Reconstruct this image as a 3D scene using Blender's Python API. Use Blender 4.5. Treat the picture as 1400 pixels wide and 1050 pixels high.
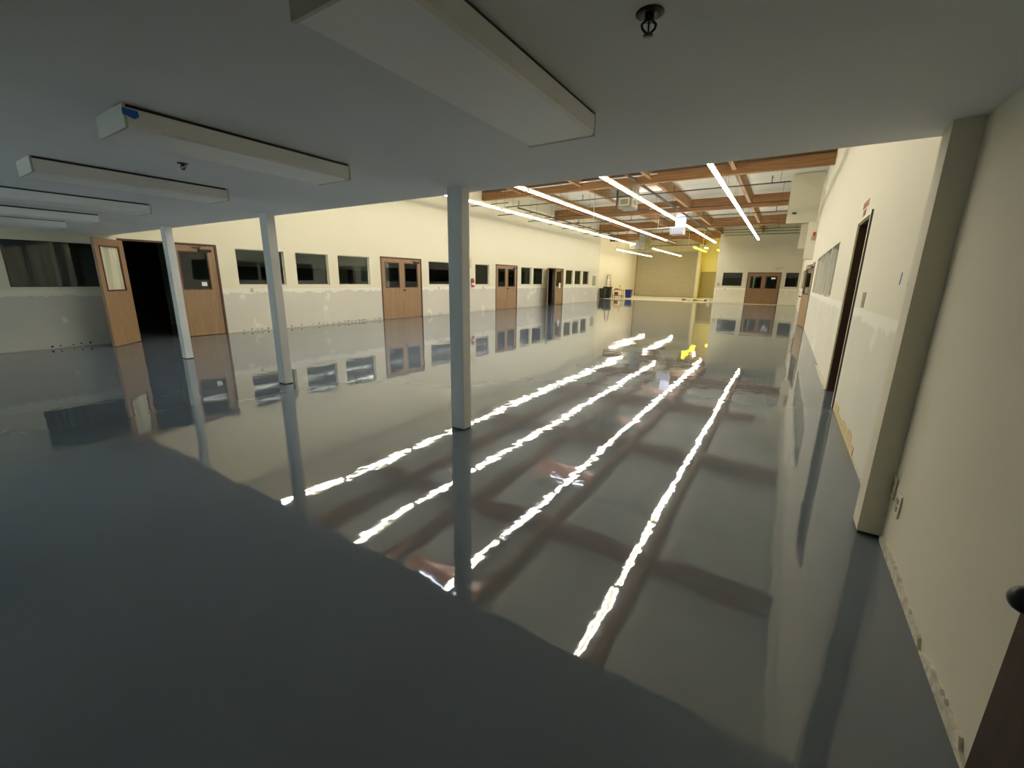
import bpy, bmesh, math, random
from mathutils import Vector, Matrix
random.seed(7)
S = bpy.context.scene
for o in list(bpy.data.objects): bpy.data.objects.remove(o)
COL = S.collection

# ------------------------------------------------------------------ camera
F, YAW, PITCH, ROLL, H = 576.27, -0.5625136, -0.2420962, 0.0154261, 1.42094
fw = Vector((math.sin(YAW)*math.cos(PITCH), math.cos(YAW)*math.cos(PITCH), math.sin(PITCH)))
r0 = Vector((math.cos(YAW), -math.sin(YAW), 0)); u0 = r0.cross(fw)
rr = r0*math.cos(ROLL)+u0*math.sin(ROLL); uu = -r0*math.sin(ROLL)+u0*math.cos(ROLL)
cam = bpy.data.objects.new('camera', bpy.data.cameras.new('camera')); COL.objects.link(cam)
cam.data.sensor_width = 36; cam.data.lens = F/1400*36
cam.data.clip_start = .05; cam.data.clip_end = 200
M = Matrix((rr, uu, -fw)).transposed().to_4x4(); M.translation = Vector((0, 0, H))
cam.matrix_world = M; S.camera = cam

# ------------------------------------------------------------------ sky and exposure
W = bpy.data.worlds.new('world'); S.world = W; W.use_nodes = True
bg = W.node_tree.nodes['Background']; bg.inputs[0].default_value = (.80, .90, 1, 1); bg.inputs[1].default_value = 12.0
S.view_settings.view_transform = 'Standard'; S.view_settings.look = 'None'
S.view_settings.gamma = 1; S.view_settings.use_curve_mapping = False
S.view_settings.exposure = 0.45
S.cycles.diffuse_bounces = 8; S.cycles.max_bounces = 14
TUBE = 25.5          # emission of the fluorescent tubes

# ------------------------------------------------------------------ materials
def mat(name, col, rough=.6, metal=0, spec=.5, emit=None, es=0):
    m = bpy.data.materials.new(name); m.use_nodes = True
    b = m.node_tree.nodes['Principled BSDF']
    b.inputs['Base Color'].default_value = (*col, 1); b.inputs['Roughness'].default_value = rough
    b.inputs['Metallic'].default_value = metal; b.inputs['Specular IOR Level'].default_value = spec
    if emit: b.inputs['Emission Color'].default_value = (*emit, 1); b.inputs['Emission Strength'].default_value = es
    return m
class NT:
    def __init__(s, m): s.m = m; s.t = m.node_tree; s.b = s.t.nodes['Principled BSDF']
    def n(s, typ, **k):
        x = s.t.nodes.new(typ)
        for a, v in k.items(): setattr(x, a, v)
        return x
    def l(s, a, b): s.t.links.new(a, b)
    def co(s, scale=(1, 1, 1), loc=(0, 0, 0)):
        g = s.n('ShaderNodeNewGeometry'); mp = s.n('ShaderNodeMapping')
        mp.inputs['Scale'].default_value = scale; mp.inputs['Location'].default_value = loc
        s.l(g.outputs['Position'], mp.inputs[0]); return mp.outputs[0]
    def noise(s, co, scale=5, detail=3, rough=.5, dist=0):
        x = s.n('ShaderNodeTexNoise'); s.l(co, x.inputs['Vector'])
        x.inputs['Scale'].default_value = scale; x.inputs['Detail'].default_value = detail
        x.inputs['Roughness'].default_value = rough; x.inputs['Distortion'].default_value = dist
        return x.outputs[0]
    def math(s, op, a, b=None, clamp=False):
        x = s.n('ShaderNodeMath', operation=op, use_clamp=clamp)
        for i, v in enumerate((a, b)):
            if v is None: continue
            if isinstance(v, (int, float)): x.inputs[i].default_value = v
            else: s.l(v, x.inputs[i])
        return x.outputs[0]
    def ramp(s, f, stops):
        x = s.n('ShaderNodeValToRGB'); s.l(f, x.inputs[0]); e = x.color_ramp.elements
        while len(e) < len(stops): e.new(.5)
        for i, (p, c) in enumerate(stops): e[i].position = p; e[i].color = (*c, 1)
        return x.outputs[0]
    def mix(s, f, a, b):
        x = s.n('ShaderNodeMix', data_type='RGBA')
        for i, v in ((0, f), (6, a), (7, b)):
            if isinstance(v, (int, float)): x.inputs[i].default_value = v
            elif isinstance(v, tuple): x.inputs[i].default_value = (*v, 1)
            else: s.l(v, x.inputs[i])
        return x.outputs[2]
    def col(s, o): s.l(o, s.b.inputs['Base Color'])
    def bump(s, h, dist=1, strength=1):
        x = s.n('ShaderNodeBump'); x.inputs['Strength'].default_value = strength; x.inputs['Distance'].default_value = dist
        s.l(h, x.inputs['Height']); s.l(x.outputs[0], s.b.inputs['Normal'])
    def sep(s):
        g = s.n('ShaderNodeNewGeometry'); x = s.n('ShaderNodeSeparateXYZ'); s.l(g.outputs['Position'], x.inputs[0]); return x.outputs

def grain(m, c1, c2, sc, detail=4, scale=1.0, bump=0):
    t = NT(m); f = t.noise(t.co(sc), scale, detail, .6, .6)
    t.col(t.ramp(f, [(.32, c1), (.68, c2)]))
    if bump: t.bump(f, bump)
    return m
# wet self-levelling epoxy floor
epoxy = mat('wet_grey_epoxy', (.2, .22, .24), .03); epoxy.node_tree.nodes['Principled BSDF'].inputs['IOR'].default_value = 1.85
t = NT(epoxy); c = t.co()
t.col(t.ramp(t.noise(c, .5, 3, .5), [(.3, (.122, .150, .180)), (.7, (.140, .172, .208))]))
w1 = t.math('MULTIPLY', t.noise(t.co((1, .8, 1)), 1.15, 1.5, .5), .0040)
w2 = t.math('MULTIPLY', t.noise(c, 5.0, 2, .6), .0009)
w3 = t.math('MULTIPLY', t.noise(c, 60, 1, .5), .00003)
t.bump(t.math('ADD', t.math('ADD', w1, w2), w3), 1)
conc = mat('bare_concrete', (.6, .57, .46), .7)
grain(conc, (.5, .48, .38), (.66, .62, .5), (1, 1, 1), 5, 1.5)

def wallmat(name, top, low, zsplit=1.06, band=True):
    m = mat(name, top, .75, spec=.3); t = NT(m); z = t.sep()[2]
    c = t.co()
    n1 = t.noise(t.co((1, 1, .6)), 2.2, 4, .6); n2 = t.noise(c, .7, 3, .5)
    # painted above, bare patched board below, ragged joint compound between
    zz = t.math('ADD', z, t.math('MULTIPLY', t.math('SUBTRACT', n1, .5), .22))
    lowf = t.math('MULTIPLY', t.math('SUBTRACT', zsplit, zz), 40, clamp=True)
    topc = t.mix(n2, top, tuple(v*.965 for v in top))
    lowc = t.ramp(n2, [(.35, tuple(v*.93 for v in low)), (.65, low)])
    out = t.mix(lowf, topc, lowc)
    if band:
        n3 = t.noise(t.co((1, 1.2, 1)), 3.1, 3, .65)
        top_e = t.math('MULTIPLY', t.math('SUBTRACT', zsplit+.05, z), 60, clamp=True)
        low_e = t.math('MULTIPLY', t.math('SUBTRACT', z, t.math('SUBTRACT', zsplit+.06, t.math('MULTIPLY', n3, .26))), 60, clamp=True)
        out = t.mix(t.math('MULTIPLY', t.math('MULTIPLY', top_e, low_e), .85), out, (.86, .85, .78))
        pt = t.math('MULTIPLY', t.math('SUBTRACT', t.noise(t.co((1.4, 1.4, .8), (3, 1, 2)), 1.7, 3, .5), .63), 25, clamp=True)
        out = t.mix(t.math('MULTIPLY', t.math('MULTIPLY', pt, lowf), .7), out, (.84, .83, .76))
        scuff = t.math('MULTIPLY', t.math('SUBTRACT', .07, t.math('ADD', z, t.math('MULTIPLY', n1, .08))), 30, clamp=True)
        out = t.mix(t.math('MULTIPLY', scuff, .7), out, (.40, .36, .27))
    t.col(out); return m
paint = wallmat('patched_cream_wall', (.78, .755, .60), (.66, .65, .585))
paint_r = wallmat('cream_wall_right', (.79, .765, .64), (.76, .745, .66), zsplit=1.15)
near_r = wallmat('cream_wall_near', (.74, .70, .57), (.74, .71, .60), zsplit=.05, band=False)
cream = wallmat('cream_wall_plain', (.72, .69, .50), (.71, .68, .50), zsplit=.1, band=False)
front_m = wallmat('grey_cream_wall', (.66, .64, .52), (.74, .72, .60), zsplit=1.05)
bright = wallmat('warm_white_wall', (.86, .82, .66), (.84, .80, .62), zsplit=.1, band=False)
yellow = mat('yellow_painted_wall', (.90, .84, .45), .7)  # yellow glow of the lamps put into the base colour
tan = mat('tan_roller_curtain', (.46, .41, .24), .7)
darkwall = mat('back_room_grey_wall', (.60, .60, .53), .8)
blackroom = mat('dark_store_wall', (.03, .03, .028), .9)  # near-black colour stands in for the darkness of unlit rooms
soffit = mat('grey_white_ceiling_paint', (.72, .73, .73), .75, spec=.3)
t = NT(soffit); f = t.noise(t.co((1, .5, 1)), 1.2, 3, .5); t.col(t.ramp(f, [(.3, (.78, .79, .80)), (.7, (.83, .84, .85))])); t.bump(t.math('MULTIPLY', t.noise(t.co(), 1.1, 2), .004), 1)
deck = mat('white_roof_insulation', (.72, .72, .64), .55)
t = NT(deck); s_ = t.sep()
seam = t.math('LESS_THAN', t.math('FRACT', t.math('DIVIDE', s_[1], 1.2)), .03)
wr = t.noise(t.co((.5, 3, 1)), 2.0, 4, .6)
t.col(t.mix(t.math('MULTIPLY', seam, .45), t.ramp(wr, [(.3, (.60, .61, .54)), (.7, (.80, .80, .73))]), (.25, .24, .2)))
t.bump(t.math('MULTIPLY', wr, .05), 1)
glulam = grain(mat('glulam_timber', (.4, .2, .08), .6), (.19, .085, .03), (.38, .20, .078), (.6, 6, 14), 5, 1.6)
purlin_m = grain(mat('purlin_timber', (.4, .2, .08), .6), (.19, .09, .033), (.37, .21, .08), (8, .6, 14), 5, 1.6)
doorwood = grain(mat('tan_particleboard_door', (.4, .25, .13), .5), (.28, .175, .095), (.36, .235, .13), (14, 14, 1.2), 5, 1.5)
darkdoor = grain(mat('dark_brown_door', (.08, .04, .02), .5), (.045, .02, .008), (.085, .038, .016), (10, 10, 1), 5, 2)
framewood = grain(mat('dark_red_brown_frame', (.1, .04, .03), .5), (.07, .03, .025), (.12, .055, .04), (6, 6, 1), 3, 2)
postm = grain(mat('white_painted_post', (.7, .7, .68), .6), (.64, .65, .64), (.73, .73, .71), (1, 1, .5), 4, 3)
lens = grain(mat('frosted_plastic_lens', (.8, .8, .78), .4), (.90, .91, .89), (.94, .945, .93), (3, .5, 1), 2, 2)
tray = mat('white_enamel_tray', (.62, .60, .53), .45)
housing = mat('cream_enamel_reflector', (.75, .66, .42), .4)
housing_w = mat('white_enamel_reflector', (.85, .84, .80), .35)
tube_m = mat('lit_fluorescent_tube', (1, 1, 1), .3, emit=(1, .93, .80), es=TUBE)
tube_y = mat('lit_yellow_tube', (1, .9, .2), .3, emit=(1, .76, .006), es=36)
tube_off = mat('unlit_tube', (.85, .85, .82), .25)
blackm = mat('black_plastic', (.02, .02, .02), .45)
darkmet = mat('dark_bronze_metal', (.035, .03, .028), .35, .6)
pipe_m = mat('black_steel_pipe', (.09, .075, .06), .5, .3)
conduit = mat('galvanised_conduit', (.72, .70, .66), .35, .5)
galv = grain(mat('galvanised_duct', (.38, .38, .34), .5, .35), (.27, .27, .23), (.42, .42, .36), (2, 2, 2), 4, 2)
ductw = mat('white_register', (.62, .62, .68), .5)
cream_frame = mat('cream_register_frame', (.80, .76, .52), .5)
tanplate = mat('ivory_plate', (.60, .54, .40), .4)
redm = mat('red_gloss', (.55, .02, .02), .3)
redtxt = mat('faded_red_lettering', (.62, .27, .17), .6)
bluetape = mat('blue_painters_tape', (.02, .17, .62), .6)
paper = mat('white_paper', (.85, .86, .88), .7)
binblue = mat('blue_plastic_bin', (.03, .035, .22), .45)
binblack = mat('black_bin_plastic', (.02, .022, .02), .5)
raw = grain(mat('raw_torn_board', (.62, .50, .27), .8), (.58, .46, .25), (.70, .58, .34), (1, 1, 1), 4, 12)
compound = grain(mat('spattered_compound', (.7, .67, .55), .8), (.45, .41, .30), (.76, .73, .62), (1, 1, 1), 5, 22)
brownobj = mat('rust_brown_cart', (.25, .10, .05), .6)
rollm = grain(mat('beige_roll_up_door', (.52, .48, .33), .6), (.50, .46, .32), (.56, .52, .37), (1, 1, 10), 2, 1)
steel = mat('brushed_steel', (.45, .42, .36), .35, .9)
papered_m = grain(mat('papered_pane', (.62, .62, .48), .25), (.42, .43, .33), (.78, .79, .62), (5, 5, .3), 2, 1.3)
sheet = mat('grey_plastic_sheet', (.42, .42, .38), .35)
panelg = mat('grey_panel_box', (.34, .34, .24), .5)
curb = mat('skylight_curb', (.85, .52, .36), .5)

def glassmat(name, tint=(.75, .8, .78)):
    m = bpy.data.materials.new(name); m.use_nodes = True; nt = m.node_tree
    nt.nodes.remove(nt.nodes['Principled BSDF']); out = nt.nodes['Material Output']
    tr = nt.nodes.new('ShaderNodeBsdfTransparent'); tr.inputs[0].default_value = (*tint, 1)
    gl = nt.nodes.new('ShaderNodeBsdfGlossy'); gl.inputs['Roughness'].default_value = .02; gl.inputs[0].default_value = (.9, .95, 1, 1)
    fr = nt.nodes.new('ShaderNodeFresnel'); fr.inputs[0].default_value = 1.5
    mx = nt.nodes.new('ShaderNodeMixShader')
    nt.links.new(fr.outputs[0], mx.inputs[0]); nt.links.new(tr.outputs[0], mx.inputs[1]); nt.links.new(gl.outputs[0], mx.inputs[2])
    nt.links.new(mx.outputs[0], out.inputs[0]); return m
glass = glassmat('window_glass')
domeg = glassmat('skylight_acrylic', (.95, .97, 1))

# ------------------------------------------------------------------ mesh helpers
class MB:
    def __init__(s): s.v = []; s.f = []; s.mi = []; s.sm = []
    def add(s, vs, fs, mi=0, smooth=False):
        b = len(s.v); s.v += [tuple(v) for v in vs]
        for f in fs: s.f.append([b+i for i in f]); s.mi.append(mi); s.sm.append(smooth)
        return s
    def box(s, x0, x1, y0, y1, z0, z1, mi=0, rot=None, piv=(0, 0, 0)):
        vs = [(x, y, z) for x in (x0, x1) for y in (y0, y1) for z in (z0, z1)]
        if rot:
            R = Matrix.Rotation(rot[1], 3, rot[0]); p = Vector(piv); vs = [R @ (Vector(v)-p)+p for v in vs]
        return s.add(vs, [(0, 1, 3, 2), (4, 6, 7, 5), (0, 4, 5, 1), (2, 3, 7, 6), (0, 2, 6, 4), (1, 5, 7, 3)], mi)
    def cyl(s, a, b, r, n=8, r2=None, mi=0, cap=True):
        a = Vector(a); b = Vector(b); d = (b-a).normalized(); r2 = r if r2 is None else r2
        e = Vector((0, 0, 1)) if abs(d.z) < .9 else Vector((1, 0, 0)); p = d.cross(e).normalized(); q = d.cross(p)
        vs = []
        for c, rad in ((a, r), (b, r2)):
            for i in range(n): w = 2*math.pi*i/n; vs.append(c+(p*math.cos(w)+q*math.sin(w))*rad)
        s.add(vs, [(i, i+n, (i+1) % n+n, (i+1) % n) for i in range(n)], mi, True)
        if cap: s.add(vs[:n], [tuple(range(n))], mi); s.add(vs[n:], [tuple(reversed(range(n)))], mi)
        return s
    def lathe(s, prof, c=(0, 0, 0), n=16, mi=0):
        vs = []
        for r, z in prof:
            for i in range(n): w = 2*math.pi*i/n; vs.append((c[0]+r*math.cos(w), c[1]+r*math.sin(w), c[2]+z))
        fs = [(j*n+i, j*n+(i+1) % n, (j+1)*n+(i+1) % n, (j+1)*n+i) for j in range(len(prof)-1) for i in range(n)]
        s.add(vs, fs, mi, True)
        s.add(vs[:n], [tuple(reversed(range(n)))], mi); s.add(vs[-n:], [tuple(range(n))], mi); return s
    def sphere(s, c, r, n=12, mi=0, sz=1):
        return s.lathe([(max(r*math.sin(math.pi*k/8), .0004), -r*sz*math.cos(math.pi*k/8)) for k in range(9)], c, n, mi)
    def build(s, name, mats, parent=None, bevel=0, loc=None):
        me = bpy.data.meshes.new(name); me.from_pydata(s.v, [], s.f)
        for m in (mats if isinstance(mats, (list, tuple)) else [mats]): me.materials.append(m)
        me.polygons.foreach_set('material_index', s.mi); me.polygons.foreach_set('use_smooth', s.sm)
        bm = bmesh.new(); bm.from_mesh(me); bmesh.ops.remove_doubles(bm, verts=bm.verts, dist=1e-5)
        bmesh.ops.recalc_face_normals(bm, faces=bm.faces); bm.to_mesh(me); bm.free(); me.update()
        o = bpy.data.objects.new(name, me); COL.objects.link(o)
        if parent: o.parent = parent
        if loc: o.location = loc
        if bevel:
            b = o.modifiers.new('bevel', 'BEVEL'); b.width = bevel; b.segments = 2; b.limit_method = 'ANGLE'
        return o
def box(*a): return MB().box(*a)
def tag(o, label=None, cat=None, group=None, kind=None):
    for k, v in (('label', label), ('category', cat), ('group', group), ('kind', kind)):
        if v: o[k] = v
    return o
def empty(name, loc=(0, 0, 0), rz=0, **k):
    o = bpy.data.objects.new(name, None); COL.objects.link(o); o.location = loc; o.rotation_euler = (0, 0, rz)
    o.empty_display_size = .1; return tag(o, **k)
def dup(root, loc, label, rz=None):
    r = root.copy(); COL.objects.link(r); r.location = loc; r['label'] = label
    if rz is not None: r.rotation_euler = (0, 0, rz)
    for ch in list(root.children):
        c = ch.copy(); COL.objects.link(c); c.parent = r
        for g in list(ch.children): d = g.copy(); COL.objects.link(d); d.parent = c
    return r
def struct(o, label=None, cat=None):
    o['kind'] = 'structure'
    if label: o['label'] = label
    if cat: o['category'] = cat
    return o
ORD = ['', 'first', 'second', 'third', 'fourth', 'fifth', 'sixth', 'seventh', 'eighth', 'ninth', 'tenth', 'eleventh', 'twelfth']
def near_far(i, n, end='far end'):
    return ('nearest the '+end) if i == 0 else ORD[i+1]+' from the '+end

def slab(axis, a0, a1, us, vs_, holes=()):
    """solid panel between a0..a1 along axis, spanning u,v, with rectangular holes (u0,u1,v0,v1)"""
    U = sorted({us[0], us[1], *[h[0] for h in holes], *[h[1] for h in holes]}); V = sorted({vs_[0], vs_[1], *[h[2] for h in holes], *[h[3] for h in holes]})
    U = [u for u in U if us[0] <= u <= us[1]]; V = [v for v in V if vs_[0] <= v <= vs_[1]]
    def P(a, u, v): return {'x': (a, u, v), 'y': (u, a, v), 'z': (u, v, a)}[axis]
    solid = {}
    for i in range(len(U)-1):
        for j in range(len(V)-1):
            cu = (U[i]+U[i+1])/2; cv = (V[j]+V[j+1])/2
            solid[i, j] = not any(h[0] < cu < h[1] and h[2] < cv < h[3] for h in holes)
    m = MB()
    for (i, j), s in solid.items():
        if not s: continue
        for a in (a0, a1): m.add([P(a, U[i], V[j]), P(a, U[i+1], V[j]), P(a, U[i+1], V[j+1]), P(a, U[i], V[j+1])], [(0, 1, 2, 3)])
        for di, dj in ((-1, 0), (1, 0), (0, -1), (0, 1)):
            if not solid.get((i+di, j+dj), False):
                if di: u = U[i] if di < 0 else U[i+1]; q = [(u, V[j]), (u, V[j+1])]
                else: v = V[j] if dj < 0 else V[j+1]; q = [(U[i], v), (U[i+1], v)]
                m.add([P(a0, *q[0]), P(a0, *q[1]), P(a1, *q[1]), P(a1, *q[0])], [(0, 1, 2, 3)])
    return m
TH = .13
def text_mesh(name, body, size, m, parent, loc, rot, depth=.002, align='CENTER'):
    cu = bpy.data.curves.new(name, 'FONT'); cu.body = body; cu.size = size; cu.extrude = depth; cu.align_x = align; cu.align_y = 'CENTER'; cu.space_line = .85
    tmp = bpy.data.objects.new(name+'_tmp', cu); COL.objects.link(tmp); bpy.context.view_layer.update()
    me = bpy.data.meshes.new_from_object(tmp); bpy.data.objects.remove(tmp)
    me.materials.clear(); me.materials.append(m)
    o = bpy.data.objects.new(name, me); COL.objects.link(o); o.location = loc; o.rotation_euler = rot
    if parent: o.parent = parent
    return o

# ------------------------------------------------------------------ the shell
L, R, YE, HC, ROOF = -11.73, .667, 3.25, 2.18, 5.4
YL = 30.1         # far end of the left wall
YF = 35.5         # wall with the far double door
struct(slab('z', -.1, 0, (-17.5, 4), (-4.2, 34.4)).build('floor', epoxy), 'wet glossy grey epoxy floor', 'floor')
struct(slab('z', -.1, .012, (-17.5, 4), (34.4, 47)).build('floor', conc), 'bare beige concrete floor strip by the far roll-up door', 'floor')
SKY = [6.1+6.95*k for k in range(5)]
SX0, SX1 = -6.95, -4.57
struct(slab('z', ROOF, ROOF+.12, (-17.5, 4), (-4.2, 47), [(SX0, SX1, y-.6, y+.6) for y in SKY]).build('ceiling', deck), 'white insulated roof deck over the hall', 'ceiling')
struct(slab('z', HC, HC+.16, (L, R+.1), (-4, YE)).build('ceiling', soffit), 'low grey-white painted ceiling in the foreground', 'ceiling')
struct(slab('y', YE-.12, YE, (L, R+.1), (HC+.16, ROOF)).build('wall_mezzanine', cream))
# left wall
D1 = (3.32, 5.15); D2 = (10.12, 12.07); D3 = (17.0, 18.95); D4 = (22.25, 24.35)
DZ = 2.13
WZ = (1.19, 2.075)
LW = [(5.57, 6.80), (7.13, 8.15), (8.48, 9.67), (12.47, 13.9), (15.42, 16.5), (19.33, 20.42), (20.62, 21.8), (24.72, 25.8), (26.05, 27.13), (27.38, 28.48)]
holes = [(*d, -1, DZ) for d in (D1, D2, D3, D4)]+[(*w, *WZ) for w in LW]+[(1.72, 3.02, 1.16, 1.99)]
lw = slab('x', L-TH, L, (-4, YL), (0, ROOF), [(h[0], h[1], max(h[2], 0), h[3]) if h[2] > 0 else (h[0], h[1], -0.0, h[3]) for h in holes])
# rows of old anchor holes along the foot of the wall
def holes_row(mb, y0, y1, step, z0, x=L):
    y = y0
    while y < y1:
        if random.random() < .82:
            z = z0+random.uniform(-.012, .012); r = random.uniform(.013, .023)
            mb.add([(x+.002, y+r*math.cos(a*.785), z+r*math.sin(a*.785)) for a in range(8)], [tuple(range(8))], 1)
        y += step*random.uniform(.6, 1.5)
holes_row(lw, 2.05, 2.75, .17, .055); holes_row(lw, 5.3, 10.0, .15, .055); holes_row(lw, 8.6, 10.05, .12, .06)
holes_row(lw, 12.2, 15.2, .14, .06); holes_row(lw, 15.3, 16.9, .16, .06); holes_row(lw, 19.1, 22.0, .2, .055)
struct(lw.build('wall_left', [paint, blackm]), 'long cream left wall with patched lower half', 'wall')
# right wall
RD = (6.15, 7.12); RWI = [(9.45, 10.9), (11.0, 12.6), (12.7, 14.3), (14.4, 15.85)]
RD2 = (17.05, 18.75); RWF = (19.3, 29.8)
holes = [(*RD, 0, 2.17)]+[(*w, 1.19, 2.15) for w in RWI]+[(*RD2, 0, 2.13), (*RWF, 1.19, 2.13)]
rw = slab('x', R, R+TH, (3.12, YF), (0, ROOF), holes)
struct(rw.build('wall_right', paint_r), 'cream right wall beyond the corner pillar', 'wall')
rn = slab('x', R-.006, R+TH, (-4, 3.1), (0, HC))
struct(rn.build('wall_right', near_r), 'smooth cream right wall in the foreground', 'wall')
RW = [(-11.5, -10.2), (-5.8, -4.8)]  # unseen windows, added to bring daylight under the low ceiling
struct(slab('y', -3.1, -3, (-17.5, 4), (0, ROOF), [(*w, .6, 2.1) for w in RW]).build('wall_back', cream), 'cream back wall behind the camera with windows', 'wall')
# outer shell and rooms behind the walls
struct(slab('x', 3.4, 3.5, (-4, 47), (0, ROOF)).build('wall_outer_right', darkwall))
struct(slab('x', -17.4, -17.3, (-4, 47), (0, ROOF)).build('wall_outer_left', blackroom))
struct(slab('z', 2.6, 2.66, (-17.3, L-TH), (-4, 30)).build('ceiling_left_rooms', darkwall))
struct(slab('z', 2.6, 2.66, (R+TH, 3.4), (-4, 35.5)).build('ceiling_right_rooms', darkwall))
bh = [(3.9, 5.2, 0, 2.5)]+[(y, y+1.3, 1.0, 1.72) for y in (6.9, 9.2, 11.4, 13.6, 15.6, 17.6)]
struct(slab('x', -15.3, -15.2, (-4, 30), (0, 2.6), bh).build('wall_back_rooms', darkwall))
struct(slab('y', 3.08, 3.18, (-15.2, L-TH), (0, 2.6)).build('wall_room_divider', blackroom))  # partition added to keep the room behind the open door dark
struct(slab('y', 5.30, 5.36, (-15.2, L-TH), (0, 2.6)).build('wall_room_divider', blackroom))  # other added partition of the darkened room
struct(slab('y', 20.46, 20.56, (-15.2, L-TH), (0, 2.6)).build('wall_room_divider', darkwall))
struct(slab('x', -12.5, -12.4, (24.4, 30), (0, 2.6)).build('wall_far_room', darkwall))
struct(slab('y', 9.2, 9.3, (R+TH, 3.4), (0, 2.6)).build('wall_room_divider', darkwall))
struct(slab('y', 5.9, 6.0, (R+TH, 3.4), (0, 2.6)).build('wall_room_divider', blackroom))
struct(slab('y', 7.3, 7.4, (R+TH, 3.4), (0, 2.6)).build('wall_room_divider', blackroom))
# alcove at the far left, deep wall and its yellow bay
struct(slab('y', YL, YL+.12, (-17.3, L-.001), (0, ROOF)).build('wall_alcove_return', cream))
struct(slab('x', -13.55, -13.42, (YL+.12, 45), (0, ROOF)).build('wall_alcove_left', bright), 'warm white side wall behind the bins at the far left', 'wall')
struct(slab('y', 45, 45.1, (-17.3, -2), (0, ROOF), [(-13.35, -7.6, 0, 4.35), (-7.15, -4.6, 0, 2.42)]).build('wall_far', cream), 'far cream wall around the roll-up door', 'wall')
dr = empty('door_6', (-10.48, 45.0, 0)); struct(dr, 'wide beige roll-up door in the far wall', 'roll-up door')
mb = MB()
for k in range(29): mb.box(-2.87, 2.88, .02, .055, .01+k*.15, .15+k*.15); mb.box(-2.87, 2.88, .03, .05, .14+k*.15, .17+k*.15)
mb.build('slat_curtain', rollm, dr)
box(-2.98, -2.87, -.05, .05, .012, 4.4).build('guide_rail', mat('orange_brown_rail', (.42, .26, .10), .6), dr); box(2.87, 2.95, -.05, .05, .012, 4.4).build('guide_rail', cream, dr)
box(-2.9, 2.9, -.03, .05, .012, .07).build('bottom_bar', steel, dr)
dr = empty('door_7', (-5.87, 45.0, 0)); struct(dr, 'tan roller curtain under the yellow wall', 'door')
mb = MB()
for k in range(16): mb.box(-1.27, 1.27, .02, .05, .012+k*.15, .155+k*.15)
mb.build('slat_curtain', tan, dr); box(-1.3, 1.3, -.04, .05, 2.42, 2.5).build('header', cream_frame, dr)
struct(box(-7.15, -2, 44.94, 44.995, 2.5, ROOF).build('trim_1', yellow), 'yellow lit wall panel at the far end', 'wall panel')
struct(box(-7.42, -7.15, 44.2, 44.9, .012, ROOF).build('trim_2', bright), 'pale corner column between the roll-up door and the yellow bay', 'column')
struct(slab('x', -2.1, -2, (YF+.13, 45), (0, ROOF)).build('wall_bay_right', yellow))
# wall with the far double door
FW = [(-4.1, -2.82), (-.15, .58)]
fwm = slab('y', YF, YF+TH, (-4.58, R+TH), (0, ROOF), [(-2.5, -.42, 0, 2.2)]+[(*w, 1.24, 2.18) for w in FW])
for k in range(14): fwm.box(-4.5+k*.13, -4.45+k*.13, YF-.002, YF, .06, .09, 1)
struct(fwm.build('wall_front', [front_m, brownobj]), 'pale wall around the far brown double doors', 'wall')
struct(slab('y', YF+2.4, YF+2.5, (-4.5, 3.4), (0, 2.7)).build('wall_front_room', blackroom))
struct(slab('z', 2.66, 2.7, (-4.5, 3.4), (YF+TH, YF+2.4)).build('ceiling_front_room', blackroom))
# corner pillar and posts at the soffit edge
struct(box(.55, R-.006, 2.97, 3.13, .018, HC).build('trim_3', near_r), 'square corner pillar standing out from the right wall', 'pillar')
struct(box(.553, R-.006, 2.973, 3.127, 0, .02).build('trim_4', blackm))

struct(slab('y', 46.2, 46.3, (-17.5, 4), (0, ROOF)).build('wall_outer_far', blackroom))  # added behind the far wall to stop sky light leaking in
# ------------------------------------------------------------------ windows
def window(n, axis, pos, u0, u1, z0, z1, side, label, cat='window', fr=.02, frm=None):
    w = struct(empty('window_%d' % n), label, cat)
    d = -side*.09
    def bx(mb, a0, a1, ua, ub, za, zb):
        a0, a1 = sorted((pos+a0, pos+a1))
        if axis == 'x': mb.box(a0, a1, ua, ub, za, zb)
        else: mb.box(ua, ub, a0, a1, za, zb)
    f = MB()
    bx(f, d-.015, d+.015, u0, u0+fr, z0, z1); bx(f, d-.015, d+.015, u1-fr, u1, z0, z1)
    bx(f, d-.015, d+.015, u0+fr, u1-fr, z0, z0+fr); bx(f, d-.015, d+.015, u0+fr, u1-fr, z1-fr, z1)
    f.build('window_frame', frm or tray, w)
    p = MB(); bx(p, d-.003, d+.003, u0+fr, u1-fr, z0+fr, z1-fr); p.build('window_pane', glass, w)
    return w
wl = ['dark interior window right of the open double door', 'dark interior window partly behind the second post from the left',
      'dark interior window left of the closed double doors', 'dark interior window partly behind the nearest post',
      'interior window beside the red fire extinguisher', 'interior window right of the second closed double doors',
      'interior window half hidden by the far open door leaf', 'first of the three small windows beyond the open doorway',
      'middle of the three small windows beyond the open doorway', 'last of the three small windows beyond the open doorway']
wl[0], wl[1] = 'dark interior window partly behind the second post, nearest the open double door', 'dark interior window between the second post and the next window'
n = 1
for (a, b), l in zip(LW, wl): window(n, 'x', L, a, b, *WZ, 1, l); n += 1
window(n, 'x', L, 1.72, 3.02, 1.16, 1.99, 1, 'long dark window at the far left edge with grey sheets behind it', fr=.012, frm=blackm); n += 1
for i, (a, b) in enumerate(RWI): window(n, 'x', R, a, b, 1.19, 2.15, -1, 'grey window in the right wall, '+near_far(i, 4, 'black doorway')); n += 1
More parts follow.
